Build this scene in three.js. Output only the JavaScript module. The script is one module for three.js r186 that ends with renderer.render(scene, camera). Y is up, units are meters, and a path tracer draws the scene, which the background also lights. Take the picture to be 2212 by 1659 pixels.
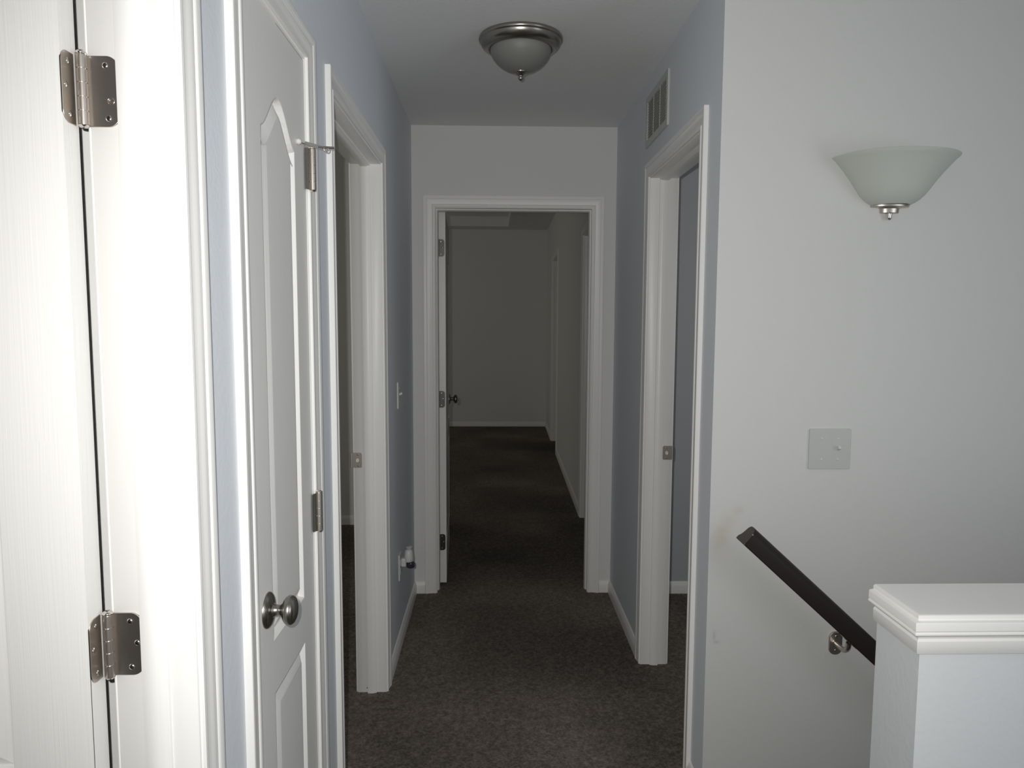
import * as THREE from 'three';
import { mergeGeometries, toCreasedNormals } from 'three/addons/utils/BufferGeometryUtils.js';
import { RectAreaLightUniformsLib } from 'three/addons/lights/RectAreaLightUniformsLib.js';
import { RoundedBoxGeometry } from 'three/addons/geometries/RoundedBoxGeometry.js';

// ---------------------------------------------------------------- camera, light, exposure
const scene = new THREE.Scene();
scene.background = new THREE.Color(0x000000);
const EYE = 1.463, DEG = Math.PI / 180;
const camera = new THREE.PerspectiveCamera(2 * Math.atan(829.5 / 1552) / DEG, 2212 / 1659, 0.05, 40);
camera.position.set(0, EYE, 0);
camera.rotation.order = 'YXZ';
camera.rotation.set(-5.1427 * DEG, -1.4848 * DEG, 0.25 * DEG);
scene.add(camera);
const renderer = new THREE.WebGLRenderer({ antialias: true });
renderer.toneMapping = THREE.LinearToneMapping;
renderer.toneMappingExposure = 1.0;
renderer.shadowMap.enabled = true;
// the flash of the compact camera, up and left of its lens
const flash = new THREE.SpotLight(new THREE.Color(1, 0.985, 0.955), 6.45, 0, 60 * DEG, 0.8, 2);
flash.position.set(-0.04, EYE + 0.036, 0.0);
flash.target.position.set(0.09, EYE - 0.36, -3.6);
flash.castShadow = true; flash.shadow.radius = 0.35; flash.shadow.mapSize.set(2048, 2048);
flash.shadow.camera.near = 0.1; flash.shadow.camera.far = 14;
scene.add(flash, flash.target);
// dim daylight from unseen windows, placed to light the landing, hall and rooms
RectAreaLightUniformsLib.init();
const UNSEEN_WINDOWS = [
  { at: [2.9, 1.5, 0.15], turn: -Math.PI / 2, w: 1.5, h: 1.3, L: 3.2, tint: [0.88, 0.94, 1.0], name: 'window_1', label: 'unseen window at the right end of the landing, placed to light the left wall' },
  { at: [-3.6, 1.5, -7.4], turn: Math.PI / 2, w: 1.8, h: 1.4, L: 0.95, tint: [1.0, 0.97, 0.88], name: 'window_2', label: 'unseen window in the left wall of the dark room, placed to light that room' },
  { at: [-3.6, 1.5, -3.4], turn: Math.PI / 2, w: 1.2, h: 1.3, L: 1.05, tint: [1.0, 0.95, 0.84], name: 'window_3', label: 'unseen window placed to light the room behind the left doorway' },
  { at: [2.6, 1.55, -2.9], turn: -Math.PI / 2, w: 0.7, h: 0.9, L: 1.7, tint: [0.97, 0.98, 1.0], name: 'window_4', label: 'unseen window behind the right doorway, placed to light that room and the hall' },
];
for (const q of UNSEEN_WINDOWS) {
  const l = new THREE.RectAreaLight(new THREE.Color(...q.tint), q.L, q.w, q.h);
  l.position.set(q.at[0] + Math.sin(q.turn) * 0.03, q.at[1], q.at[2] + Math.cos(q.turn) * 0.03);
  l.lookAt(l.position.x - Math.sin(q.turn), q.at[1], l.position.z - Math.cos(q.turn));
  l.rotation.set(0, q.turn + Math.PI, 0); scene.add(l);
}

// ---------------------------------------------------------------- helpers
let seed = 7;
const rnd = () => { seed = (seed * 1664525 + 1013904223) >>> 0; return seed / 4294967296; };
const taken = new Map();
function numbered(name) { const n = taken.get(name) || 0; taken.set(name, n + 1); return n ? `${name}_${String(n).padStart(3, '0')}` : name; }
function shade(o) { o.traverse(m => { if (m.isMesh) { m.castShadow = true; m.receiveShadow = true; } }); return o; }
function top(o, name, label, category, kind, group) {
  o.name = /^(wall|window|door|baseboard|trim)_/.test(name) && kind === 'structure' ? name : numbered(name);
  o.userData = { label, category };
  if (kind) o.userData.kind = kind;
  if (group) o.userData.group = group;
  scene.add(o); return shade(o);
}
function base(x, y, z, turn = 0) { const g = new THREE.Group(); g.position.set(x, y, z); g.rotation.y = turn; return g; }
function part(parent, name, geo, mat, label) {
  const m = new THREE.Mesh(Array.isArray(geo) ? mergeGeometries(geo.map(g => plain(g))) : geo, mat);
  m.name = name; m.castShadow = m.receiveShadow = true;
  if (label) m.userData.label = label;
  parent.add(m); return m;
}
function plain(g) {
  const n = g.index ? g.toNonIndexed() : g.clone();
  for (const k of Object.keys(n.attributes)) if (!['position', 'normal', 'uv'].includes(k)) n.deleteAttribute(k);
  if (!n.attributes.normal) n.computeVertexNormals();
  if (!n.attributes.uv) n.setAttribute('uv', new THREE.Float32BufferAttribute(new Float32Array(n.attributes.position.count * 2), 2));
  n.morphAttributes = {}; return n;
}
function worldUV(g) {               // uv in metres by the facing of each triangle
  const n = plain(g), p = n.attributes.position, nn = n.attributes.normal, uv = n.attributes.uv;
  for (let i = 0; i < p.count; i++) {
    const ax = Math.abs(nn.getX(i)), ay = Math.abs(nn.getY(i)), az = Math.abs(nn.getZ(i));
    if (ay > ax && ay > az) uv.setXY(i, p.getX(i), p.getZ(i));
    else if (ax > az) uv.setXY(i, p.getZ(i), p.getY(i));
    else uv.setXY(i, p.getX(i), p.getY(i));
  }
  return n;
}
function box(x0, x1, y0, y1, z0, z1) {
  const g = new THREE.BoxGeometry(Math.abs(x1 - x0), Math.abs(y1 - y0), Math.abs(z1 - z0));
  g.translate((x0 + x1) / 2, (y0 + y1) / 2, (z0 + z1) / 2); return worldUV(g);
}
function rbox(w, h, d, r, seg = 2) { return new RoundedBoxGeometry(w, h, d, seg, r); }
// a profile [(u, t), ...] carried along stations, each station a function (u, t) -> [x, y, z]
function sweep(profile, stations, { closed = false, caps = false, crease = 0.5 } = {}) {
  const P = [], U = [], n = profile.length;
  const rows = stations.map(f => profile.map(([u, t]) => f(u, t)));
  const tri = (a, b, c) => { P.push(...a, ...b, ...c); U.push(a[0] + a[2], a[1], b[0] + b[2], b[1], c[0] + c[2], c[1]); };
  for (let s = 0; s + 1 < rows.length; s++) for (let i = 0; i < (closed ? n : n - 1); i++) {
    const j = (i + 1) % n; const a = rows[s][i], b = rows[s][j], c = rows[s + 1][j], d = rows[s + 1][i];
    tri(a, b, c); tri(a, c, d);
  }
  if (caps) for (const [r, flip] of [[rows[0], 1], [rows[rows.length - 1], 0]]) {
    const idx = THREE.ShapeUtils.triangulateShape(profile.map(([u, t]) => new THREE.Vector2(u, t)), []);
    for (const [a, b, c] of idx) flip ? tri(r[a], r[c], r[b]) : tri(r[a], r[b], r[c]);
  }
  const g = new THREE.BufferGeometry();
  g.setAttribute('position', new THREE.Float32BufferAttribute(P, 3));
  g.setAttribute('uv', new THREE.Float32BufferAttribute(U, 2));
  g.computeVertexNormals();
  return toCreasedNormals(g, crease);
}
function lathe(pts, seg = 48, start = 0, len = Math.PI * 2) { return new THREE.LatheGeometry(pts.map(p => new THREE.Vector2(...p)), seg, start, len); }
function cyl(r, h, seg = 20) { return new THREE.CylinderGeometry(r, r, h, seg); }

// ---------------------------------------------------------------- procedural textures
const S = 512;
function noiseGrid(n) { const a = new Float32Array(n * n); for (let i = 0; i < a.length; i++) a[i] = rnd(); return (u, v) => {
  const x = ((u % 1) + 1) % 1 * n, y = ((v % 1) + 1) % 1 * n, i = Math.floor(x), j = Math.floor(y), f = x - i, g = y - j;
  const s = f * f * (3 - 2 * f), t = g * g * (3 - 2 * g), q = (p, r) => a[(r % n) * n + (p % n)];
  return (q(i, j) * (1 - s) + q(i + 1, j) * s) * (1 - t) + (q(i, j + 1) * (1 - s) + q(i + 1, j + 1) * s) * t; }; }
function texture(size, fn, srgb, metres) {
  const d = new Uint8Array(size * size * 4);
  for (let j = 0; j < size; j++) for (let i = 0; i < size; i++) {
    const c = fn(i / size, j / size), k = (j * size + i) * 4;
    for (let q = 0; q < 3; q++) d[k + q] = Math.max(0, Math.min(255, 255 * (Array.isArray(c) ? c[q] : c)));
    d[k + 3] = 255;
  }
  const t = new THREE.DataTexture(d, size, size, THREE.RGBAFormat);
  t.wrapS = t.wrapT = THREE.RepeatWrapping; t.magFilter = THREE.LinearFilter; t.minFilter = THREE.LinearMipmapLinearFilter; t.generateMipmaps = true;
  if (srgb) t.colorSpace = THREE.SRGBColorSpace;
  t.repeat.set(1 / metres[0], 1 / metres[1]); t.needsUpdate = true; return t;
}
const na = noiseGrid(160), nb = noiseGrid(64), nc = noiseGrid(9), nd = noiseGrid(5), ne = noiseGrid(256);
const peel = texture(S, (u, v) => 0.5 * na(u, v) + 0.3 * nb(u, v) + 0.2 * ne(u, v), false, [0.9, 0.9]);
const grain = texture(S, (u, v) => { const w = 0.02 * nc(v * 0.6, u); const s = ne(u + w, v * 0.04) * 0.6 + na(u + w * 2, v * 0.06) * 0.4; return Math.pow(s, 1.5); }, false, [0.32, 1.3]);
const carpetMap = texture(1024, (u, v) => {
  const patch = 0.55 * nc(u, v) + 0.45 * nd(u * 1, v * 1), fine = 0.5 * ne(u * 2, v * 2) + 0.3 * ne(u, v) + 0.2 * na(u, v);
  const k = 0.72 + 0.30 * (patch - 0.5) * 1.4 + 0.55 * (fine - 0.5);
  return [0.575 * k, 0.53 * k, 0.485 * k];
}, true, [2.6, 2.6]);
const carpetBump = texture(1024, (u, v) => 0.6 * ne(u * 2, v * 2) + 0.4 * ne(u, v), false, [2.6, 2.6]);
carpetBump.repeat.set(1 / 0.9, 1 / 0.9);

// ---------------------------------------------------------------- materials
const std = (o) => new THREE.MeshStandardMaterial({ side: THREE.DoubleSide, ...o });
const lin = (r, g, b) => new THREE.Color().setRGB(r, g, b);
const M = {
  paintBlue: std({ color: lin(0.695, 0.725, 0.765), roughness: 0.75, bumpMap: peel, bumpScale: 0.0004 }),
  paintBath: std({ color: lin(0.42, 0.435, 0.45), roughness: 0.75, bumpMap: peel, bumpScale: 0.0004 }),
  paintPale: std({ color: lin(0.66, 0.675, 0.69), roughness: 0.75, bumpMap: peel, bumpScale: 0.0004 }),
  paintGrey: std({ color: lin(0.75, 0.745, 0.73), roughness: 0.75, bumpMap: peel, bumpScale: 0.0004 }),
  ceiling: std({ color: lin(0.78, 0.785, 0.785), roughness: 0.9, bumpMap: peel, bumpScale: 0.0006 }),
  trim: std({ color: lin(0.83, 0.82, 0.80), roughness: 0.38 }),
  door: std({ color: lin(0.79, 0.78, 0.76), roughness: 0.42, bumpMap: grain, bumpScale: 0.00013 }),
  carpet: std({ map: carpetMap, roughness: 1, bumpMap: carpetBump, bumpScale: 0.0045 }),
  nickel: std({ color: lin(0.58, 0.53, 0.48), metalness: 1, roughness: 0.36 }),
  screw: std({ color: lin(0.72, 0.69, 0.65), metalness: 1, roughness: 0.2 }),
  darkNickel: std({ color: lin(0.36, 0.34, 0.31), metalness: 1, roughness: 0.3 }),
  duskNickel: std({ color: lin(0.30, 0.285, 0.26), metalness: 1, roughness: 0.12 }),
  hole: std({ color: lin(0.02, 0.02, 0.02), roughness: 0.8 }),
  plastic: std({ color: lin(0.62, 0.625, 0.615), roughness: 0.35 }),
  plasticGrey: std({ color: lin(0.52, 0.53, 0.51), roughness: 0.3 }),
  grille: std({ color: lin(0.54, 0.54, 0.515), roughness: 0.45 }),
  frosted: new THREE.MeshPhysicalMaterial({ side: THREE.DoubleSide, color: lin(0.60, 0.63, 0.58), roughness: 0.45, transmission: 0.1, thickness: 0 }),
  alabaster: new THREE.MeshPhysicalMaterial({ side: THREE.DoubleSide, color: lin(0.27, 0.275, 0.255), roughness: 0.5, transmission: 0.15, thickness: 0 }),
  espresso: std({ color: lin(0.013, 0.008, 0.0065), roughness: 0.6 }),
  espressoEnd: std({ color: lin(0.075, 0.066, 0.062), roughness: 0.7 }),
  rawWood: std({ color: lin(0.42, 0.26, 0.15), roughness: 0.8 }),
  rubber: std({ color: lin(0.7, 0.68, 0.66), roughness: 0.6 }),
  violet: new THREE.MeshPhysicalMaterial({ side: THREE.DoubleSide, color: lin(0.035, 0.02, 0.055), roughness: 0.12, clearcoat: 0.6 }),
  scuff: std({ color: lin(0.16, 0.07, 0.06), roughness: 0.9 }),
};
// stair wall paint with hand smudges round the upper end of the rail and a scuff lower down
{
  const X0 = 0.5, Y0 = 0.4, W = 1.0, ns = noiseGrid(24), nt = noiseGrid(70);
  const spot = (x, y, cx, cy, rx, ry) => Math.exp(-(((x - cx) / rx) ** 2 + ((y - cy) / ry) ** 2));
  M.stairPaint = std({ color: 0xffffff, roughness: 0.75, bumpMap: peel, bumpScale: 0.0004, map: texture(S, (u, v) => {
    const x = X0 + u * W, y = Y0 + v * W, m = 0.55 + 0.9 * (ns(u, v) * nt(u, v));
    const s = m * (0.16 * spot(x, y, 0.672, 0.853, 0.024, 0.030) + 0.09 * spot(x, y, 0.655, 0.815, 0.02, 0.05) + 0.15 * spot(x, y, 0.712, 0.912, 0.018, 0.012) + 0.07 * spot(x, y, 0.69, 0.885, 0.03, 0.03));
    const f = 0.10 * m * (spot(x, y, 0.652, 0.535, 0.004, 0.014) + spot(x, y, 0.66, 0.515, 0.008, 0.004));
    const e = Math.min(u, v, 1 - u, 1 - v) < 0.02 ? 0 : 1;
    return [0.812 - e * (0.10 * s * 2 + f), 0.812 - e * (0.17 * s * 2 + f), 0.807 - e * (0.30 * s * 2 + f)];
  }, true, [W, W]) });
  const t = M.stairPaint.map; t.wrapS = t.wrapT = THREE.ClampToEdgeWrapping; t.offset.set(-X0 / W, -Y0 / W);
}

// ---------------------------------------------------------------- the setting
const H = 2.44, XL = -0.42, XR = 0.63, ZE = -3.75, T = 0.107;
const XLo = XL - T, XRo = XR + T, ZEo = ZE - T;
const struct = (name, geo, mat, label, category) => {
  const m = new THREE.Mesh(Array.isArray(geo) ? mergeGeometries(geo) : geo, mat);
  return top(m, name, label, category, 'structure');
};
// openings: a0, a1 along the wall and the height of the head
const D1 = { a0: -0.985, a1: -0.17, h: 2.03 }, D2 = { a0: -1.647, a1: -1.238, h: 2.03 }, D3 = { a0: -2.72, a1: -1.92, h: 2.03 };
const DR = { a0: -2.93, a1: -2.218, h: 2.03 }, DE = { a0: -0.299, a1: 0.506, h: 2.03 };
const DB = { a0: -8.58, a1: -7.75, h: 2.15 }, DA = { a0: -5.2, a1: -4.4, h: 2.06 };
const J = 0.018;                                  // jamb thickness
function wallAlong(axis, c0, c1, s0, s1, y0, y1, holes) {   // a wall running along z ('z') or x ('x')
  const out = [], mk = (a, b, ya, yb) => { if (b - a > 1e-4 && yb - ya > 1e-4) out.push(axis === 'z' ? box(c0, c1, ya, yb, a, b) : box(a, b, ya, yb, c0, c1)); };
  let at = s0;
  for (const h of holes.slice().sort((p, q) => p.a0 - q.a0)) { mk(at, h.a0 - J, y0, y1); mk(h.a0 - J, h.a1 + J, h.h + J, y1); at = h.a1 + J; }
  mk(at, s1, y0, y1); return out;
}
const ZB = 1.6, XB = -3.6, XP = 2.9;              // wall behind the photographer, far side of the left rooms, right end of the landing
struct('floor', [box(XB, XR + 0.12, -0.2, 0, ZE, ZB), box(XR + 0.12, XP, -0.2, 0, -1.225, ZB), box(XR + 0.12, XP, -0.2, 0, ZE, -2.03), box(XB, 2.2, -0.2, 0, -9.9, ZE)], M.carpet,
  'dark taupe cut pile carpet running down the hallway and on into the far room', 'carpet');
struct('ceiling', [box(XB, 5.2, H, H + 0.12, ZEo, ZB)], M.ceiling, 'flat pale grey hallway ceiling carrying the round light', 'ceiling');
struct('wall_left', wallAlong('z', XLo, XL, ZEo, ZB, 0, H, [D1, D2, D3]), M.paintBlue, 'pale blue grey left wall of the hallway with three doorways', 'wall');
struct('wall_right', wallAlong('z', XR, XRo, ZEo, -2.03 - T, 0, H, [DR]).concat([box(XR - 0.0005, XR + 0.012, 0, H, -2.03 - T, -2.0302)]), M.paintBlue, 'pale blue grey right wall of the hallway with one doorway and the return grille', 'wall');
struct('wall_end', wallAlong('x', ZEo, ZE, XL, XR, 0, H, [DE]), M.paintGrey, 'grey end wall of the hallway around the doorway to the dark room', 'wall');
struct('wall_stair', [box(XR, 5.2, -2.8, H, -2.03 - T, -2.03)], M.stairPaint, 'light grey stair wall carrying the sconce, the switch and the handrail', 'wall');
struct('wall_back', [box(XB, 5.2, 0, H, ZB, ZB + T)], M.paintGrey, 'grey wall closing the landing behind the photographer', 'wall');
struct('wall_landing', [box(XP, XP + T, 0, H, -1.1, ZB), box(5.2, 5.2 + T, -2.8, H, -2.03, ZB)], M.paintGrey, 'grey wall at the right end of the landing', 'wall');
struct('wall_rooms', [box(XB - T, XB, 0, H, -5.1, ZB), box(XB, XLo, 0, H, -1.86, -1.76), box(-1.1, XLo, 0, H, -1.10, -1.2), box(-1.1, -1.2, 0, H, -1.76, -1.2), box(XB, XLo, 0, H, -5.05 - T, -5.05),
  box(XLo - 0.0, XL - 0.0, 0, 2.9, -5.05 - T, ZEo)], M.paintGrey, 'walls of the rooms behind the left doorways', 'wall');
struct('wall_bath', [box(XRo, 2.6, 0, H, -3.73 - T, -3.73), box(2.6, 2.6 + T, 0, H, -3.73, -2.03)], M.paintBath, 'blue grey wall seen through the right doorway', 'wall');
// the room at the end: a long room with a tray in its ceiling
const HF = 2.66, ZF = -9.77;
struct('wall_far', [box(XB, 2.2, 0, 3.1, ZF - T, ZF)], M.paintGrey, 'bare far wall of the dark room at the end', 'wall');
const farX = z => 0.648 + (-z - 5.2) * 0.0160;
const farSkew = g => { const p = g.attributes.position; for (let i = 0; i < p.count; i++) p.setX(i, p.getX(i) + farX(p.getZ(i))); return g; };
struct('wall_far_right', wallAlong('z', 0, T, ZF, ZEo, 0, 3.1, [DB, DA]).map(farSkew), M.paintGrey, 'right wall of the dark room with two openings', 'wall');
struct('wall_far_side', [box(XB - T, XB, 0, 3.1, ZF, -5.05), box(2.2, 2.2 + T, 0, 3.1, ZF, ZEo), box(0.83, 2.2, 0, 3.1, -6.6, -6.5), box(XB, 2.2, H + 0.12, 3.1, ZEo, ZE), box(XB, XLo, H, 3.1, -5.05 - T, -5.05)], M.paintGrey, 'side walls around the dark room', 'wall');
{
  const tx = 0.19, tz = -9.44, tz2 = -6.2;
  struct('ceiling_far', [box(XB, 2.2, HF, HF + 0.08, ZF, tz), box(tx, 2.2, HF, HF + 0.08, tz, ZEo), box(XB, tx, HF, HF + 0.08, tz2, ZEo),
    box(XB, tx + 0.02, 2.845, 2.93, tz - 0.02, tz2 + 0.02), box(XB, tx, HF + 0.08, 2.845, tz - 0.02, tz), box(tx, tx + 0.02, HF + 0.08, 2.845, tz, tz2), box(XB, 2.2, 3.05, 3.12, ZF, ZEo)], M.ceiling,
    'ceiling of the dark room with a shallow raised tray at the left', 'ceiling');
}
// stairs going down to the right behind the half wall
{
  const steps = base(0.78, 0, -1.63); const gs = [];
  for (let k = 0; k < 12; k++) part(steps, 'step', box(0.26 * k, 0.26 * k + 0.29, -0.19 * (k + 1) - 0.19, -0.19 * (k + 1), -0.4, 0.4), M.carpet);
  top(steps, 'staircase', 'carpeted stairs going down to the right behind the white capped half wall', 'stairs', 'structure');
}
// the unseen windows, out of view, each with a faintly glowing pane
for (const q of UNSEEN_WINDOWS) {
  const g = base(...q.at, q.turn), W = q.w / 2, Hh = q.h / 2;
  part(g, 'pane', [box(-W, W, -Hh, Hh, 0.004, 0.010)], new THREE.MeshStandardMaterial({ color: 0x000000, emissive: new THREE.Color(...q.tint), emissiveIntensity: 0.25, roughness: 0.1 }));
  part(g, 'window_frame', [box(-W - 0.06, -W, -Hh - 0.06, Hh + 0.06, 0, 0.02), box(W, W + 0.06, -Hh - 0.06, Hh + 0.06, 0, 0.02), box(-W, W, Hh, Hh + 0.06, 0, 0.02), box(-W, W, -Hh - 0.06, -Hh, 0, 0.02)], M.trim);
  part(g, 'window_sill', [rbox(q.w + 0.2, 0.025, 0.06, 0.004).translate(0, -Hh - 0.07, 0.03)], M.trim);
  top(g, q.name, q.label, 'window', 'structure');
}
// half wall with its moulded cap
{
  struct('wall_half', [box(0.686, XP, 0, 0.952, -1.223, -1.095), box(XR + 0.12, XP, -2.8, 0, -1.223, -1.095)], M.paintPale, 'blue grey half wall along the stairwell under a white cap', 'wall');
  const g = base(0.686, 0.93, -1.095);
  const A = [];                                                    // board: out from the body, up from the group
  const nose = (o, y, r, a0, a1, n = 6) => { const p = []; for (let i = 0; i <= n; i++) { const a = (a0 + (a1 - a0) * i / n) * DEG; p.push([o + r * Math.cos(a), y + r * Math.sin(a)]); } return p; };
  const board = [[0.0, 0.07], [0.009, 0.07], ...nose(0.0095, 0.0655, 0.0045, 90, -20), [0.0138, 0.0615], [0.0195, 0.0605], ...nose(0.0195, 0.0585, 0.002, 90, 0, 3), [0.0215, 0.0465], [0.0205, 0.0455], [0.0, 0.0455]];
  const mould = [[0.002, 0.0452], [0.019, 0.0452], ...nose(0.0185, 0.0415, 0.0037, 90, -80, 8), [0.0165, 0.0372], [0.0125, 0.0348], [0.0102, 0.0315], [0.0098, 0.0290], [0.0115, 0.0270], [0.0125, 0.0258], [0.0118, 0.007], [0.0104, 0.0045], [0.002, 0.0042]];
  const L = XP - 0.686, D = -0.121;
  const st = [(o, y) => [-o, y, D], (o, y) => [-o, y, o], (o, y) => [L, y, o]];
  part(g, 'cap_board', [sweep(board, st, { crease: 0.6 }), box(0, L, 0.045, 0.07, D, 0.0), sweepEnd(board, st[0])], M.trim);
  part(g, 'cap_moulding', [sweep(mould, st, { crease: 0.6 }), sweepEnd(mould, st[0])], M.trim);
  top(g, 'trim_1', 'white moulded wooden cap on top of the half wall', 'wall cap', 'structure');
}
function sweepEnd(profile, f) { const q = profile.map(([u, t]) => f(u, t)); const P = [];
  for (const t of THREE.ShapeUtils.triangulateShape(profile.map(p => new THREE.Vector2(...p)), [])) for (const i of t) P.push(...q[i]);
  const g = new THREE.BufferGeometry(); g.setAttribute('position', new THREE.Float32BufferAttribute(P, 3)); g.computeVertexNormals(); return plain(g); }

// door frames: casing on both faces, jambs with a moulded stop
const CAS = [[0.0, 0.0], [0.0, 0.0075], [0.0012, 0.0092], [0.0045, 0.0100], [0.0085, 0.0092], [0.0105, 0.0080], [0.0112, 0.0068], [0.0125, 0.0066], [0.0150, 0.0072], [0.0220, 0.0092], [0.0300, 0.0108], [0.0375, 0.0115], [0.0390, 0.0108], [0.0402, 0.0122], [0.0425, 0.0135], [0.0465, 0.0141], [0.0520, 0.0143], [0.0555, 0.0142], [0.0570, 0.0130], [0.0570, 0.0]];
const STOP = [[0, 0.0], [0.0095, 0.0], [0.0105, 0.002], [0.0104, 0.019], [0.0096, 0.023], [0.0078, 0.027], [0.0066, 0.030], [0.0060, 0.0325], [0.0040, 0.034], [0, 0.0345]];
// map(a, y, t): along the wall, up, out of the wall on the hall side
function frame(name, label, o, map, { swing = -1, back = true, depth = T, proud = 0.002, hall = true, outT = 0 } = {}) {
  const g = new THREE.Group(); const mid = map((o.a0 + o.a1) / 2, 0, -depth / 2); g.position.set(...mid);
  const loc = (f) => (u, t) => { const p = f(u, t); return [p[0] - mid[0], p[1] - mid[1], p[2] - mid[2]]; };
  const arch = (k, tt) => [(u, t) => map(o.a0 - k * u, 0, tt(t)), (u, t) => map(o.a0 - k * u, o.h + k * u, tt(t)), (u, t) => map(o.a1 + k * u, o.h + k * u, tt(t)), (u, t) => map(o.a1 + k * u, 0, tt(t))].map(loc);
  const R = 0.005, cas = CAS.map(([u, t]) => [u + R, t]);
  if (hall) part(g, 'casing', sweep(cas, arch(1, t => t), { crease: 0.55 }), M.trim);
  if (back) part(g, 'casing', sweep(cas, arch(1, t => -depth - t), { crease: 0.55 }), M.trim);
  const jam = [[0, 0.0 + proud], [0.0012, proud + 0.001], [J, proud + 0.001], [J, -depth - proud - 0.001], [0.0012, -depth - proud - 0.001], [0, -depth - proud]];
  part(g, 'jamb', sweep(jam, arch(1, t => t), { closed: true, crease: 0.9 }), M.trim);
  const off = swing < 0 ? -depth + 0.037 : -0.037;                // the stop sits one leaf's thickness from the room face the door swings to
  part(g, 'stop_moulding', sweep(STOP, arch(-1, t => swing < 0 ? off + t : off - t), { crease: 0.7 }), M.trim);
  g.userData.loc = (p) => [p[0] - mid[0], p[1] - mid[1], p[2] - mid[2]];
  top(g, name, label, 'door frame', 'structure');
  return { g, mid };
}
const mapLeft = (a, y, t) => [XL + t, y, a], mapRight = (a, y, t) => [XR - t, y, a], mapEnd = (a, y, t) => [a, y, ZE + t], mapFarRight = (a, y, t) => [farX(a) - t, y, a];
const F1 = frame('trim_2', 'white door frame nearest the camera, holding the open door with two large hinges', D1, mapLeft);
const F2 = frame('trim_3', 'white frame around the narrow closed closet door', D2, mapLeft, { swing: 1 });
const F3 = frame('trim_4', 'white frame of the open left doorway past the closet, with a small strike plate', D3, mapLeft);
const F4 = frame('trim_5', 'white frame of the right doorway below the return grille', DR, mapRight);
const F5 = frame('trim_6', 'white frame of the doorway in the end wall', DE, mapEnd);
const F6 = frame('trim_7', 'white frame of the opening deep in the right wall of the dark room', DB, mapFarRight);
const F7 = frame('trim_8', 'white frame of the nearer opening in the right wall of the dark room', DA, mapFarRight);

// baseboards
const BASE = [[0, 0], [0.0125, 0], [0.0125, 0.044], [0.0118, 0.047], [0.0095, 0.050], [0.0088, 0.054], [0.0075, 0.058], [0.0045, 0.0625], [0.0025, 0.0645], [0, 0.0645]];
function baseboard(name, label, runs) {
  const g = new THREE.Group(); g.position.set(...runs[0][0](0, 0));
  const o = g.position.toArray(), loc = f => (u, t) => { const p = f(u, t); return [p[0] - o[0], p[1] - o[1], p[2] - o[2]]; };
  runs.forEach(r => part(g, 'board', sweep(BASE, r.map(loc), { caps: true, crease: 0.5 }), M.trim));
  top(g, name, label, 'baseboard', 'structure');
}
const zRun = (x, s, z0, z1) => [(u, t) => [x + s * u, t, z0], (u, t) => [x + s * u, t, z1]];
const xRun = (z, s, x0, x1) => [(u, t) => [x0, t, z + s * u], (u, t) => [x1, t, z + s * u]];
const CW = 0.063;
baseboard('baseboard_left', 'white baseboard along the left hallway wall beside the dark carpet', [zRun(XL, 1, D3.a0 - CW, ZE), zRun(XL, 1, D1.a0 - CW, D2.a1 + CW), zRun(XL, 1, D2.a0 - CW, D3.a1 + CW)]);
baseboard('baseboard_right', 'white baseboard along the right hallway wall beside the dark carpet', [zRun(XR, -1, DR.a0 - CW, ZE), zRun(XR, -1, -2.03, DR.a1 + CW)]);
baseboard('baseboard_end', 'short white baseboards either side of the doorway in the end wall', [xRun(ZE, 1, XL, DE.a0 - CW), xRun(ZE, 1, DE.a1 + CW, XR)]);
baseboard('baseboard_bath', 'white baseboard seen through the right doorway', [xRun(-3.73, 1, XRo, 2.6)]);
baseboard('baseboard_bedroom', 'baseboard seen through the left doorway past the closet', [xRun(-5.05, 1, XB, XLo)]);
baseboard('baseboard_far', 'white baseboard along the far wall of the dark room', [xRun(ZF, 1, XB, farX(ZF))]);
baseboard('baseboard_far_right', 'white baseboard along the right wall of the dark room', [[DB.a1 + CW, DA.a0 - CW], [ZF, DB.a0 - CW]].map(r => r.map(z => (u, t) => [farX(z) - u, t, z])));

// ---------------------------------------------------------------- hardware
function roundedPlate(w, h, t, r, bev = 0.0006) {          // in the xy plane, rounded on the +x side only, from x = 0
  const s = new THREE.Shape(); s.moveTo(0, -h / 2); s.lineTo(w - r, -h / 2); s.absarc(w - r, -h / 2 + r, r, -Math.PI / 2, 0); s.lineTo(w, h / 2 - r); s.absarc(w - r, h / 2 - r, r, 0, Math.PI / 2); s.lineTo(0, h / 2); s.lineTo(0, -h / 2);
  return new THREE.ExtrudeGeometry(s, { depth: t, bevelEnabled: true, bevelThickness: bev, bevelSize: bev, bevelSegments: 2, curveSegments: 10 });
}
function fullPlate(w, h, t, r, bev = 0.0008, hole) {
  const s = new THREE.Shape(), x = w / 2, y = h / 2;
  s.moveTo(-x + r, -y); s.lineTo(x - r, -y); s.absarc(x - r, -y + r, r, -Math.PI / 2, 0); s.lineTo(x, y - r); s.absarc(x - r, y - r, r, 0, Math.PI / 2); s.lineTo(-x + r, y); s.absarc(-x + r, y - r, r, Math.PI / 2, Math.PI); s.lineTo(-x, -y + r); s.absarc(-x + r, -y + r, r, Math.PI, 1.5 * Math.PI);
  if (hole) s.holes.push(hole);
  return new THREE.ExtrudeGeometry(s, { depth: t, bevelEnabled: true, bevelThickness: bev, bevelSize: bev, bevelSegments: 2, curveSegments: 8 });
}
function screwGeo(r = 0.0042) { return lathe([[0, 0.0016], [r * 0.5, 0.0015], [r * 0.85, 0.0010], [r, 0]], 16).rotateX(Math.PI / 2); }   // head facing +z
const HH = 0.089;
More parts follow.
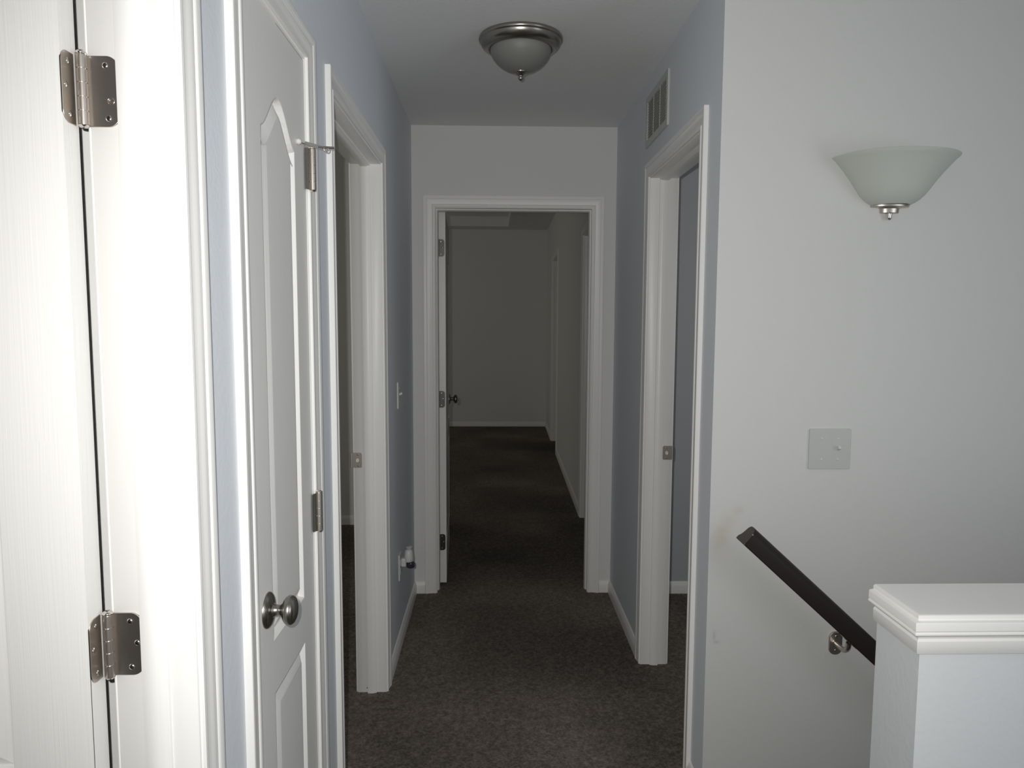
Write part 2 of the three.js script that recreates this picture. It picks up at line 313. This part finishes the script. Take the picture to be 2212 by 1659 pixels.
function barrel(parent, r = 0.0068, h = HH) {
  const gs = [], n = 5;
  for (let i = 0; i < n; i++) { const l = h / n - 0.0012; gs.push(cyl(r, l, 20).translate(0, -h / 2 + (i + 0.5) * h / n, 0)); }
  gs.push(cyl(r * 0.8, h, 14));
  part(parent, 'knuckle', gs, M.nickel);
  part(parent, 'pin', [lathe([[0, 0.0062], [r * 0.6, 0.0055], [r * 1.0, 0.003], [r * 1.05, 0.001], [r * 0.8, 0]], 20).translate(0, h / 2, 0), lathe([[0, -0.004], [r * 0.7, -0.003], [r * 0.95, 0]], 20).translate(0, -h / 2, 0)], M.screw);
}
// hinge with both leaves showing; one leaf lies along +x facing +z, the other along +z facing +x
function openHinge(stamp) {
  const h = new THREE.Group(); h.name = 'hinge';
  barrel(h);
  part(h, 'jamb_plate', [roundedPlate(0.0445, HH, 0.0016, 0.0155).translate(0, 0, -0.0066)], M.nickel);
  part(h, 'door_plate', [roundedPlate(0.0265, HH, 0.0014, 0.0135).rotateY(-Math.PI / 2).translate(-0.0105, 0, 0)], M.nickel);
  for (const [x, y] of stamp ? [[0.028, 0.033], [0.030, -0.034]] : [[0.028, 0.033], [0.037, 0.002], [0.028, -0.033]]) part(h, 'screw', screwGeo().translate(x, y, -0.0044), M.screw);
  for (const [z, y] of [[0.012, 0.033], [0.019, 0.002], [0.012, -0.033]]) part(h, 'screw', screwGeo().rotateY(Math.PI / 2).translate(-0.0103, y, z), M.screw);
  if (stamp) part(h, 'stamped_mark', [new THREE.TorusGeometry(0.0042, 0.0005, 8, 28).translate(0.034, -0.012, -0.0042), new THREE.TorusGeometry(0.0021, 0.0005, 8, 20, 4.6).rotateZ(0.9).translate(0.034, -0.012, -0.0042)], M.screw);
  return h;
}
function knobSet() {                                        // along +z from the leaf's face
  const k = new THREE.Group(); k.name = 'knob';
  part(k, 'rose', lathe([[0.0335, 0], [0.0335, 0.002], [0.032, 0.0045], [0.027, 0.0075], [0.020, 0.0095], [0.014, 0.011], [0.0115, 0.0115]], 40).rotateX(Math.PI / 2), M.darkNickel);
  part(k, 'grip', lathe([[0.0145, 0.010], [0.0115, 0.0135], [0.0098, 0.019], [0.0100, 0.0245], [0.0135, 0.0285], [0.020, 0.0312], [0.0252, 0.0352], [0.0275, 0.0405], [0.0268, 0.0455], [0.0230, 0.0500], [0.0155, 0.0533], [0.0065, 0.0548], [0, 0.0550]], 44).rotateX(Math.PI / 2), M.darkNickel);
  return k;
}

// ---------------------------------------------------------------- moulded two panel doors
const MOULD = [[0, 0], [0.002, -0.0005], [0.004, -0.0035], [0.0062, -0.0095], [0.0078, -0.0122], [0.0098, -0.0130], [0.0120, -0.0124], [0.0345, -0.0012], [0.0370, -0.0010]];
function offsetPoly(pts, d) {                               // inward for a counter-clockwise outline
  const n = pts.length;
  return pts.map((p, i) => {
    const a = pts[(i + n - 1) % n], b = pts[(i + 1) % n];
    const e1 = p.clone().sub(a).normalize(), e2 = b.clone().sub(p).normalize();
    const n1 = new THREE.Vector2(-e1.y, e1.x), n2 = new THREE.Vector2(-e2.y, e2.x), m = n1.clone().add(n2).normalize();
    return p.clone().addScaledVector(m, d / Math.max(0.35, m.dot(n1)));
  });
}
function panelOutline(x0, x1, y0, ys, yp) {                 // flat or cathedral top
  const p = [new THREE.Vector2(x0, y0), new THREE.Vector2(x1, y0), new THREE.Vector2(x1, ys)];
  if (yp > ys) for (let i = 1; i < 40; i++) { const t = i / 40; p.push(new THREE.Vector2(x1 + (x0 - x1) * t, ys + (yp - ys) * Math.pow(0.5 - 0.5 * Math.cos(2 * Math.PI * t), 0.85))); }
  p.push(new THREE.Vector2(x0, ys)); return p;
}
function flatFace(outer, holes, z) {
  const s = new THREE.Shape(outer); holes.forEach(h => s.holes.push(new THREE.Path(h)));
  const g = new THREE.ShapeGeometry(s); g.translate(0, 0, z); return worldUV(g);
}
// local frame: x along the width from the hinge edge, y up, front face at z = 0
function leaf(g, w, h, y0, panels, th = 0.035) {
  const rect = [new THREE.Vector2(0, y0), new THREE.Vector2(w, y0), new THREE.Vector2(w, y0 + h), new THREE.Vector2(0, y0 + h)];
  const outs = panels.map(p => panelOutline(...p));
  const gs = [], turn = (q) => plain(q).rotateY(Math.PI).translate(w, 0, -th);
  const front = flatFace(rect, outs, 0);
  gs.push(front, turn(front));
  for (const o of outs) {
    const rings = MOULD.map(([d, z]) => offsetPoly(o, d).map(p => [p.x, p.y, z])), P = [];
    const n = o.length;
    for (let r = 0; r + 1 < rings.length; r++) for (let i = 0; i < n; i++) { const j = (i + 1) % n, a = rings[r][i], b = rings[r][j], c = rings[r + 1][j], d = rings[r + 1][i]; P.push(...a, ...b, ...c, ...a, ...c, ...d); }
    let m = new THREE.BufferGeometry(); m.setAttribute('position', new THREE.Float32BufferAttribute(P, 3)); m.computeVertexNormals();
    m = toCreasedNormals(m, 0.5); const mm = worldUV(m); gs.push(mm, turn(mm));
  }
  gs.push(box(0, w, y0, y0 + 0.001, -th, 0), box(0, w, y0 + h - 0.001, y0 + h, -th, 0), box(0, 0.001, y0, y0 + h, -th, 0), box(w - 0.001, w, y0, y0 + h, -th, 0));
  part(g, 'leaf', gs, M.door);
  const last = MOULD[MOULD.length - 1];
  for (const o of outs) { const q = flatFace(offsetPoly(o, last[0]), [], last[1]); part(g, 'panel', [q, turn(q)], M.door); }
}
// door_1: the open door at the left edge, swung 90 degrees into the left room
{
  const g = base(-0.546, 0, -0.951, Math.PI);               // local +x runs to world -x, local -z to world +z
  const w = 0.802, in_ = base(0, 0, 0, 0);
  leaf(g, w, 2.012, 0.014, [[0.108, w - 0.108, 0.835, 1.80, 1.89], [0.108, w - 0.108, 0.20, 0.735, 0.735]].map(p => p), 0.035);
  g.position.z = -0.986;
  for (const y of [1.757, 1.008]) { const h = openHinge(y > 1.5); h.position.set(-0.0115, y, -0.0085); h.rotation.y = Math.PI; g.add(h); }
  { const h = openHinge(false); h.position.set(-0.0115, 0.26, -0.0085); h.rotation.y = Math.PI; g.add(h); }
  const k = knobSet(); k.position.set(w - 0.06, 0.95, 0); g.add(k);
  top(g, 'door_1', 'white moulded door standing open at the left edge, nearest the camera', 'door', 'structure');
}
// door_2: the narrow closet door, closed, hinged at its far side
{
  const w = 0.403, g = base(XL + 0.0015, 0, -1.6435, Math.PI / 2);     // local +x runs to world -z ... turned so that the front faces the hall
  g.rotation.y = Math.PI / 2;                                           // local z -> world x, local x -> world -z
  g.position.z = -1.2415;
  leaf(g, w, 2.012, 0.014, [[0.0925, w - 0.0865, 0.845, 1.812, 1.888], [0.0925, w - 0.0865, 0.215, 0.745, 0.745]]);
  const k = knobSet(); k.position.set(0.061, 0.923, 0); g.add(k);
  for (const y of [1.7925, 1.017, 0.26]) {
    const h = new THREE.Group(); h.name = 'hinge'; h.position.set(w + 0.001, y, 0.0150);
    barrel(h, 0.0075);
    part(h, 'door_plate', [rbox(0.015, HH, 0.0024, 0.0008).rotateY(-0.5).translate(-0.010, 0, -0.0075)], M.duskNickel);
    part(h, 'jamb_plate', [rbox(0.008, HH, 0.0024, 0.0008).rotateY(0.7).translate(0.006, 0, -0.0075)], M.duskNickel);
    g.add(h);
  }
  top(g, 'door_2', 'narrow white closed closet door with an arched upper panel and a round knob', 'door', 'structure');
}
// door_3: the door of the end doorway, standing open into the dark room, seen on its hinge edge
{
  const w = 0.79, a = 92.2 * DEG, g = base(-0.290, 0, ZEo - 0.006, a);
  leaf(g, w, 2.012, 0.014, [[0.11, w - 0.11, 0.835, 1.80, 1.89], [0.11, w - 0.11, 0.20, 0.735, 0.735]]);
  // the leaf's front face looks into the room to the right; its hinge edge (local x = 0) faces the camera
  g.position.set(-0.256, 0, ZEo - 0.006);
  for (const y of [1.838, 1.032, 0.243]) {
    const h = new THREE.Group(); h.name = 'hinge'; h.position.set(-0.0016, y, -0.035);
    part(h, 'door_plate', [roundedPlate(0.029, HH, 0.0014, 0.0135).rotateY(-Math.PI / 2)], M.duskNickel);
    barrel(h); h.children.slice(1).forEach(c => { c.position.set(-0.003, 0, -0.006); });
    for (const [z, yy] of [[0.011, 0.033], [0.020, 0.002], [0.011, -0.033]]) part(h, 'screw', screwGeo(0.0036).rotateY(-Math.PI / 2).translate(-0.0018, yy, z), M.screw);
    g.add(h);
  }
  const k = knobSet(); k.position.set(w - 0.062, 0.953, 0); g.add(k);
  top(g, 'door_3', 'white door standing open beyond the end doorway, seen on its hinge edge with a dark knob', 'door', 'structure');
}
// strike plates on the far jambs of the left and the right doorway
function strike(frameRec, at, sign) {
  const hole = new THREE.Path(); hole.absellipse(0.004 * sign, 0, 0.0065, 0.0085, 0, Math.PI * 2, true);
  const s = new THREE.Group(); s.name = 'strike_plate'; s.position.set(at[0] - frameRec.mid[0], at[1] - frameRec.mid[1], at[2] - frameRec.mid[2]);
  part(s, 'plate', [fullPlate(0.040, 0.057, 0.0012, 0.005, 0.0005, hole), cyl(0.004, 0.056, 12).translate(-0.0205 * sign, 0, 0.0)], M.nickel);
  part(s, 'latch_hole', [new THREE.CircleGeometry(0.0085, 20).scale(0.8, 1, 1).translate(0.004 * sign, 0, 0.0006)], M.rubber, 'pale opening in the strike plate');
  for (const y of [0.021, -0.021]) part(s, 'screw', screwGeo(0.0034).translate(0.006 * sign, y, 0.0012), M.darkNickel);
  frameRec.g.add(s);
}
strike(F3, [-0.5215, 0.925, D3.a0 + 0.0004], 1);
strike(F4, [0.7235, 0.914, DR.a0 + 0.0004], -1);
// a red brown scrape low on the far jamb of the left doorway
part(F3.g, 'scrape_mark', [box(-0.018, 0.018, 0.016, 0.0195, 0, 0.0005), box(-0.006, 0.012, 0.0195, 0.0215, 0, 0.0005)].map(q => q.translate(-0.478 - F3.mid[0], 0, D3.a0 + 0.0002 - F3.mid[2])), M.scuff, 'thin dark red scrape');

// ---------------------------------------------------------------- fittings
{ // flush ceiling light
  const g = base(0.093, H, -2.60);
  part(g, 'rim', lathe([[0.0, 0], [0.130, 0], [0.1385, -0.0005], [0.1458, -0.0030], [0.1470, -0.0075], [0.1462, -0.0120], [0.1436, -0.0152], [0.1413, -0.0160], [0.1408, -0.0185], [0.1385, -0.0245], [0.1335, -0.0318], [0.1235, -0.0390], [0.1135, -0.0424], [0.1093, -0.0424], [0.1072, -0.0405], [0.1056, -0.032]], 72), M.darkNickel);
  part(g, 'glass_bowl', lathe([[0.1060, -0.034], [0.1065, -0.0450], [0.1030, -0.0590], [0.0960, -0.0715], [0.0860, -0.0835], [0.0730, -0.0945], [0.0570, -0.1040], [0.0400, -0.1110], [0.0220, -0.1155], [0.0, -0.1170]], 72), M.alabaster, 'unlit frosted glass bowl');
  part(g, 'finial', lathe([[0.0, -0.160], [0.021, -0.1595], [0.0225, -0.1620], [0.0195, -0.1665], [0.0125, -0.1710], [0.0085, -0.1745], [0.0070, -0.1770], [0.0082, -0.1800], [0.0085, -0.1830], [0.0068, -0.1870], [0.0035, -0.1905], [0.0, -0.1915]].map(([x, y]) => [x * 1.05, y + 0.0462]), 32), M.darkNickel);
  top(g, 'ceiling_light', 'round flush ceiling light with a dull nickel rim and unlit frosted bowl', 'ceiling light');
}
{ // half bowl wall sconce
  const g = base(1.112, 1.914, -2.03);
  const prof = [[0.1690, 0.0010], [0.1665, -0.0035], [0.1580, -0.0105], [0.1455, -0.0250], [0.1330, -0.0395], [0.1235, -0.0520], [0.1150, -0.0630], [0.1070, -0.0745], [0.0975, -0.0890], [0.0870, -0.1030], [0.0755, -0.1145], [0.0635, -0.1230], [0.0530, -0.1280]];
  const NS = 56, P = [], uv = [];
  const pt = (r, y, i) => { const a = Math.PI * i / NS, c = Math.cos(a), s = Math.sin(a), n = 2.2; return [Math.sign(c) * Math.pow(Math.abs(c), 2 / n) * r, y, Math.pow(s, 2 / n) * r * 0.86]; };
  const shell = prof.concat(prof.slice().reverse().map(([r, y]) => [r - 0.005, y + 0.0015]));
  for (let i = 0; i < NS; i++) for (let k = 0; k < shell.length; k++) { const m = (k + 1) % shell.length; const a = pt(...shell[k], i), b = pt(...shell[m], i), c = pt(...shell[m], i + 1), d = pt(...shell[k], i + 1); P.push(...a, ...c, ...b, ...a, ...d, ...c); }
  let s = new THREE.BufferGeometry(); s.setAttribute('position', new THREE.Float32BufferAttribute(P, 3)); s.computeVertexNormals(); s = toCreasedNormals(s, 0.7);
  part(g, 'glass_shade', s, M.frosted, 'unlit frosted glass half bowl');
  const half = (pts, d) => lathe(pts, 40, -Math.PI / 2, Math.PI).scale(1, 1, d);
  part(g, 'cup', [half([[0, -0.1255], [0.053, -0.1255], [0.0545, -0.127], [0.0545, -0.1325], [0.0525, -0.134], [0.031, -0.1355], [0.028, -0.138], [0.0265, -0.1485], [0.0255, -0.1500], [0.0, -0.1505]], 0.6)], M.nickel);
  part(g, 'finial', lathe([[0.0, -0.146], [0.0082, -0.149], [0.0084, -0.1535], [0.0070, -0.1565], [0.0072, -0.1605], [0.0068, -0.1650], [0.0040, -0.1690], [0, -0.1700]], 24).translate(-0.004, 0, 0.009), M.screw);
  part(g, 'back_plate', [rbox(0.11, 0.09, 0.006, 0.002).translate(0, -0.062, 0.003)], M.plastic);
  top(g, 'wall_sconce', 'frosted glass half bowl wall sconce with a nickel cup on the stair wall', 'wall lamp');
}
{ // double switch on the stair wall
  const g = base(0.9715, 1.094, -2.03);
  part(g, 'plate', fullPlate(0.119, 0.115, 0.0045, 0.003, 0.0012), M.plasticGrey);
  const toggle = new THREE.Group(); toggle.name = 'toggle'; toggle.position.set(0.023, 0, 0.005);
  part(toggle, 'slot', [rbox(0.0105, 0.0245, 0.002, 0.0008)], M.plasticGrey);
  part(toggle, 'lever', [rbox(0.0085, 0.0105, 0.017, 0.002).rotateX(-0.42).translate(0, 0.004, 0.006)], M.plastic);
  g.add(toggle);
  for (const x of [-0.0235, 0.0235]) for (const y of [0.0302, -0.0302]) part(g, 'screw', screwGeo(0.0032).translate(x, y, 0.0057), M.plastic);
  top(g, 'light_switch', 'square double switch plate on the stair wall above the handrail', 'light switch');
}
{ // single switch on the left wall
  const g = base(XL, 1.128, -3.165, Math.PI / 2);
  part(g, 'plate', fullPlate(0.070, 0.115, 0.0045, 0.003, 0.0012), M.plastic);
  part(g, 'toggle', [rbox(0.0095, 0.011, 0.018, 0.002).rotateX(-0.42).translate(0, 0.005, 0.010)], M.plastic);
  for (const y of [0.0302, -0.0302]) part(g, 'screw', screwGeo(0.0032).translate(0, y, 0.0057), M.plastic);
  top(g, 'light_switch', 'white single switch on the left wall near the end doorway', 'light switch');
}
{ // socket with a plugged in air freshener
  const g = base(XL, 0.356, -3.155, Math.PI / 2);
  part(g, 'plate', fullPlate(0.070, 0.115, 0.0045, 0.003, 0.0012), M.plastic);
  for (const y of [0.0195, -0.0195]) {
    part(g, 'receptacle', [rbox(0.034, 0.029, 0.004, 0.0018).translate(0, y, 0.0055)], M.plastic);
    for (const [x, hh] of [[-0.0063, 0.008], [0.0063, 0.0065]]) part(g, 'slot', [box(x - 0.001, x + 0.001, y - 0.001 - hh / 2, y - 0.001 + hh / 2, 0.007, 0.0079)], M.hole);
  }
  top(g, 'wall_socket', 'white wall socket low on the left wall by the end doorway', 'socket');
  const f = base(XL + 0.0075, 0.3755, -3.155, Math.PI / 2);
  const bodyProf = [[-0.001, 0.0], [0.023, 0.0], [0.026, 0.004], [0.027, 0.010], [0.026, 0.024], [0.021, 0.035], [0.012, 0.040], [-0.001, 0.041]];
  part(f, 'housing', [lathe([[0, 0.062], [0.008, 0.0615], [0.0155, 0.0585], [0.0195, 0.050], [0.0212, 0.040], [0.0228, 0.030], [0.0235, 0.018], [0.0235, 0.006], [0.0215, -0.002], [0.019, -0.004], [0, -0.004]], 32).scale(1, 0.86, 0.9).translate(0, 0.006, 0.034), rbox(0.034, 0.040, 0.024, 0.007).translate(0, 0.0, 0.012)], M.plastic);
  part(f, 'bottle', [lathe([[0, 0.0], [0.013, 0.0], [0.016, -0.003], [0.0185, -0.008], [0.0185, -0.022], [0.016, -0.027], [0.010, -0.029], [0, -0.029]], 28).translate(0, 0.002, 0.042)], M.violet, 'dark violet refill bottle');
  part(f, 'vent_top', [lathe([[0.010, 0.058], [0.016, 0.068], [0.017, 0.071], [0.012, 0.073], [0, 0.074]], 24).scale(1, 0.9, 0.9).translate(0, 0.006, 0.036)], M.plasticGrey);
  top(f, 'air_freshener', 'white plug-in air freshener with a dark bottle in the low wall socket', 'air freshener');
}
{ // return air grille
  const g = base(XR, 2.264, -2.835, -Math.PI / 2);
  const W = 0.372, Hh = 0.200, b = 0.024, d = 0.0085;
  const hole = new THREE.Path(); hole.moveTo(-W / 2 + b, -Hh / 2 + b); hole.lineTo(-W / 2 + b, Hh / 2 - b); hole.lineTo(W / 2 - b, Hh / 2 - b); hole.lineTo(W / 2 - b, -Hh / 2 + b); hole.lineTo(-W / 2 + b, -Hh / 2 + b);
  part(g, 'frame', fullPlate(W - 0.003, Hh - 0.003, d - 0.003, 0.003, 0.0015, hole), M.grille);
  const sl = rbox(W - 2 * b, 0.0012, 0.0135, 0.0004).rotateX(0.85); for (let i = 0; i < 15; i++) part(g, 'slat', sl.clone().translate(0, -Hh / 2 + b + 0.006 + i * (Hh - 2 * b - 0.012) / 14, 0.003), M.grille);
  for (const x of [-0.055, 0.055]) part(g, 'rib', [rbox(0.004, Hh - 2 * b, 0.003, 0.001).translate(x, 0, 0.0040)], M.grille);
  part(g, 'backing', [box(-W / 2 + b, W / 2 - b, -Hh / 2 + b, Hh / 2 - b, 0.0002, 0.0012)], M.grille);
  for (const x of [-W / 2 + 0.011, W / 2 - 0.011]) part(g, 'screw', screwGeo(0.0034).translate(x, 0, d - 0.0005), M.grille);
  top(g, 'return_grille', 'white return air grille high on the right wall above the doorway', 'air vent');
}
{ // handrail going down the stair wall
  const ang = -42.4 * DEG, g = base(0.712, 0.866, -1.952); g.rotation.z = ang;
  // section: across (towards the camera) and up, cut square at the upper end
  const sec = [[-0.0300, -0.0285], [0.0290, -0.0285], [0.0312, -0.0260], [0.0315, -0.0100], [0.0300, 0.0020], [0.0275, 0.0110], [0.0220, 0.0190], [0.0130, 0.0240], [0.0020, 0.0262], [-0.0080, 0.0255], [-0.0145, 0.0215], [-0.0180, 0.0150], [-0.0195, 0.0060], [-0.0215, -0.0030], [-0.0250, -0.0110], [-0.0290, -0.0155], [-0.0315, -0.0175], [-0.0310, -0.0205], [-0.0325, -0.0235]];
  const len = 2.6, at = x => (u, t) => [x, t, u];
  part(g, 'rail', sweep(sec, [at(0.0), at(len)], { closed: true, caps: true, crease: 0.6 }), M.espresso);
  part(g, 'end_cap', sweep(sec.map(([u, t]) => [u * 0.985, t * 0.985]), [at(-0.0015), at(0.0)], { closed: true, caps: true }), M.espressoEnd, 'duller cut end of the handrail');
  for (const [r, y, z] of [[0.004, 0.0085, 0.0282], [0.0021, -0.026, 0.031]]) part(g, 'chip', rbox(r * 0.75, r, r, r * 0.2).translate(0, y, z), M.rawWood, 'pale chip in the dark stain');
  for (const s of [0.435, 1.5, 2.4]) {
    const br = new THREE.Group(); br.name = 'bracket'; br.position.set(s, -0.028, 0.0); br.rotation.z = -ang; g.add(br);
    const path = new THREE.CatmullRomCurve3([new THREE.Vector3(0, -0.004, 0.002), new THREE.Vector3(0, -0.022, -0.004), new THREE.Vector3(0, -0.036, -0.022), new THREE.Vector3(0, -0.040, -0.048), new THREE.Vector3(0, -0.040, -0.070)]);
    part(br, 'arm', [new THREE.TubeGeometry(path, 24, 0.0072, 12)], M.nickel);
    part(br, 'wall_plate', [fullPlate(0.036, 0.066, 0.003, 0.017, 0.002).translate(0, -0.040, -0.0765)], M.nickel);
    part(br, 'saddle', [rbox(0.050, 0.003, 0.022, 0.001).rotateZ(ang).translate(0, -0.0005, 0)], M.nickel);
    for (const y of [0.021, -0.021]) part(br, 'screw', screwGeo(0.004).translate(0, -0.040 + y, -0.0715), M.screw);
  }
  top(g, 'handrail', 'dark espresso stained handrail sloping down the stair wall behind the half wall', 'handrail');
}
{ // hinge pin door stop on the upper hinge of the closet door
  const g = base(XL + 0.009, 1.8385, -1.6445);
  part(g, 'bracket', [sweep([[-0.008, -0.006], [0.008, -0.006], [0.008, 0.006], [-0.008, 0.006]], [(u, t) => [-0.004 + t * 0.2, 0.006 + u * 0.85, 0.010], (u, t) => [0.026 + t * 0.2, 0.004 + u * 0.45, -0.006]], { closed: true, caps: true }), lathe([[0.0045, 0.0], [0.009, 0.0], [0.009, 0.004], [0.0045, 0.004], [0.0045, 0.0]], 20)], M.screw);
  part(g, 'rod', [new THREE.TubeGeometry(new THREE.LineCurve3(new THREE.Vector3(0.020, 0.004, -0.004), new THREE.Vector3(0.052, 0.0065, -0.020)), 6, 0.0026, 12)], M.darkNickel);
  part(g, 'collar', [new THREE.TorusGeometry(0.0052, 0.0016, 10, 24).rotateY(0.6).translate(0.036, 0.0015, -0.012)], M.nickel);
  part(g, 'rubber_tip', [lathe([[0, 0], [0.006, 0], [0.0062, 0.006], [0.004, 0.010], [0, 0.011]], 20).rotateZ(-Math.PI / 2).translate(-0.0075, -0.002, 0.071)], M.rubber, 'white bumper');
  part(g, 'arm', [new THREE.TubeGeometry(new THREE.CatmullRomCurve3([new THREE.Vector3(0.004, 0.002, 0.006), new THREE.Vector3(0.002, 0.0, 0.034), new THREE.Vector3(-0.001, -0.002, 0.068)]), 12, 0.0016, 8)], M.nickel);
  top(g, 'door_stop', 'small nickel hinge pin door stop on the upper closet door hinge', 'door stop');
}

renderer.render(scene, camera);
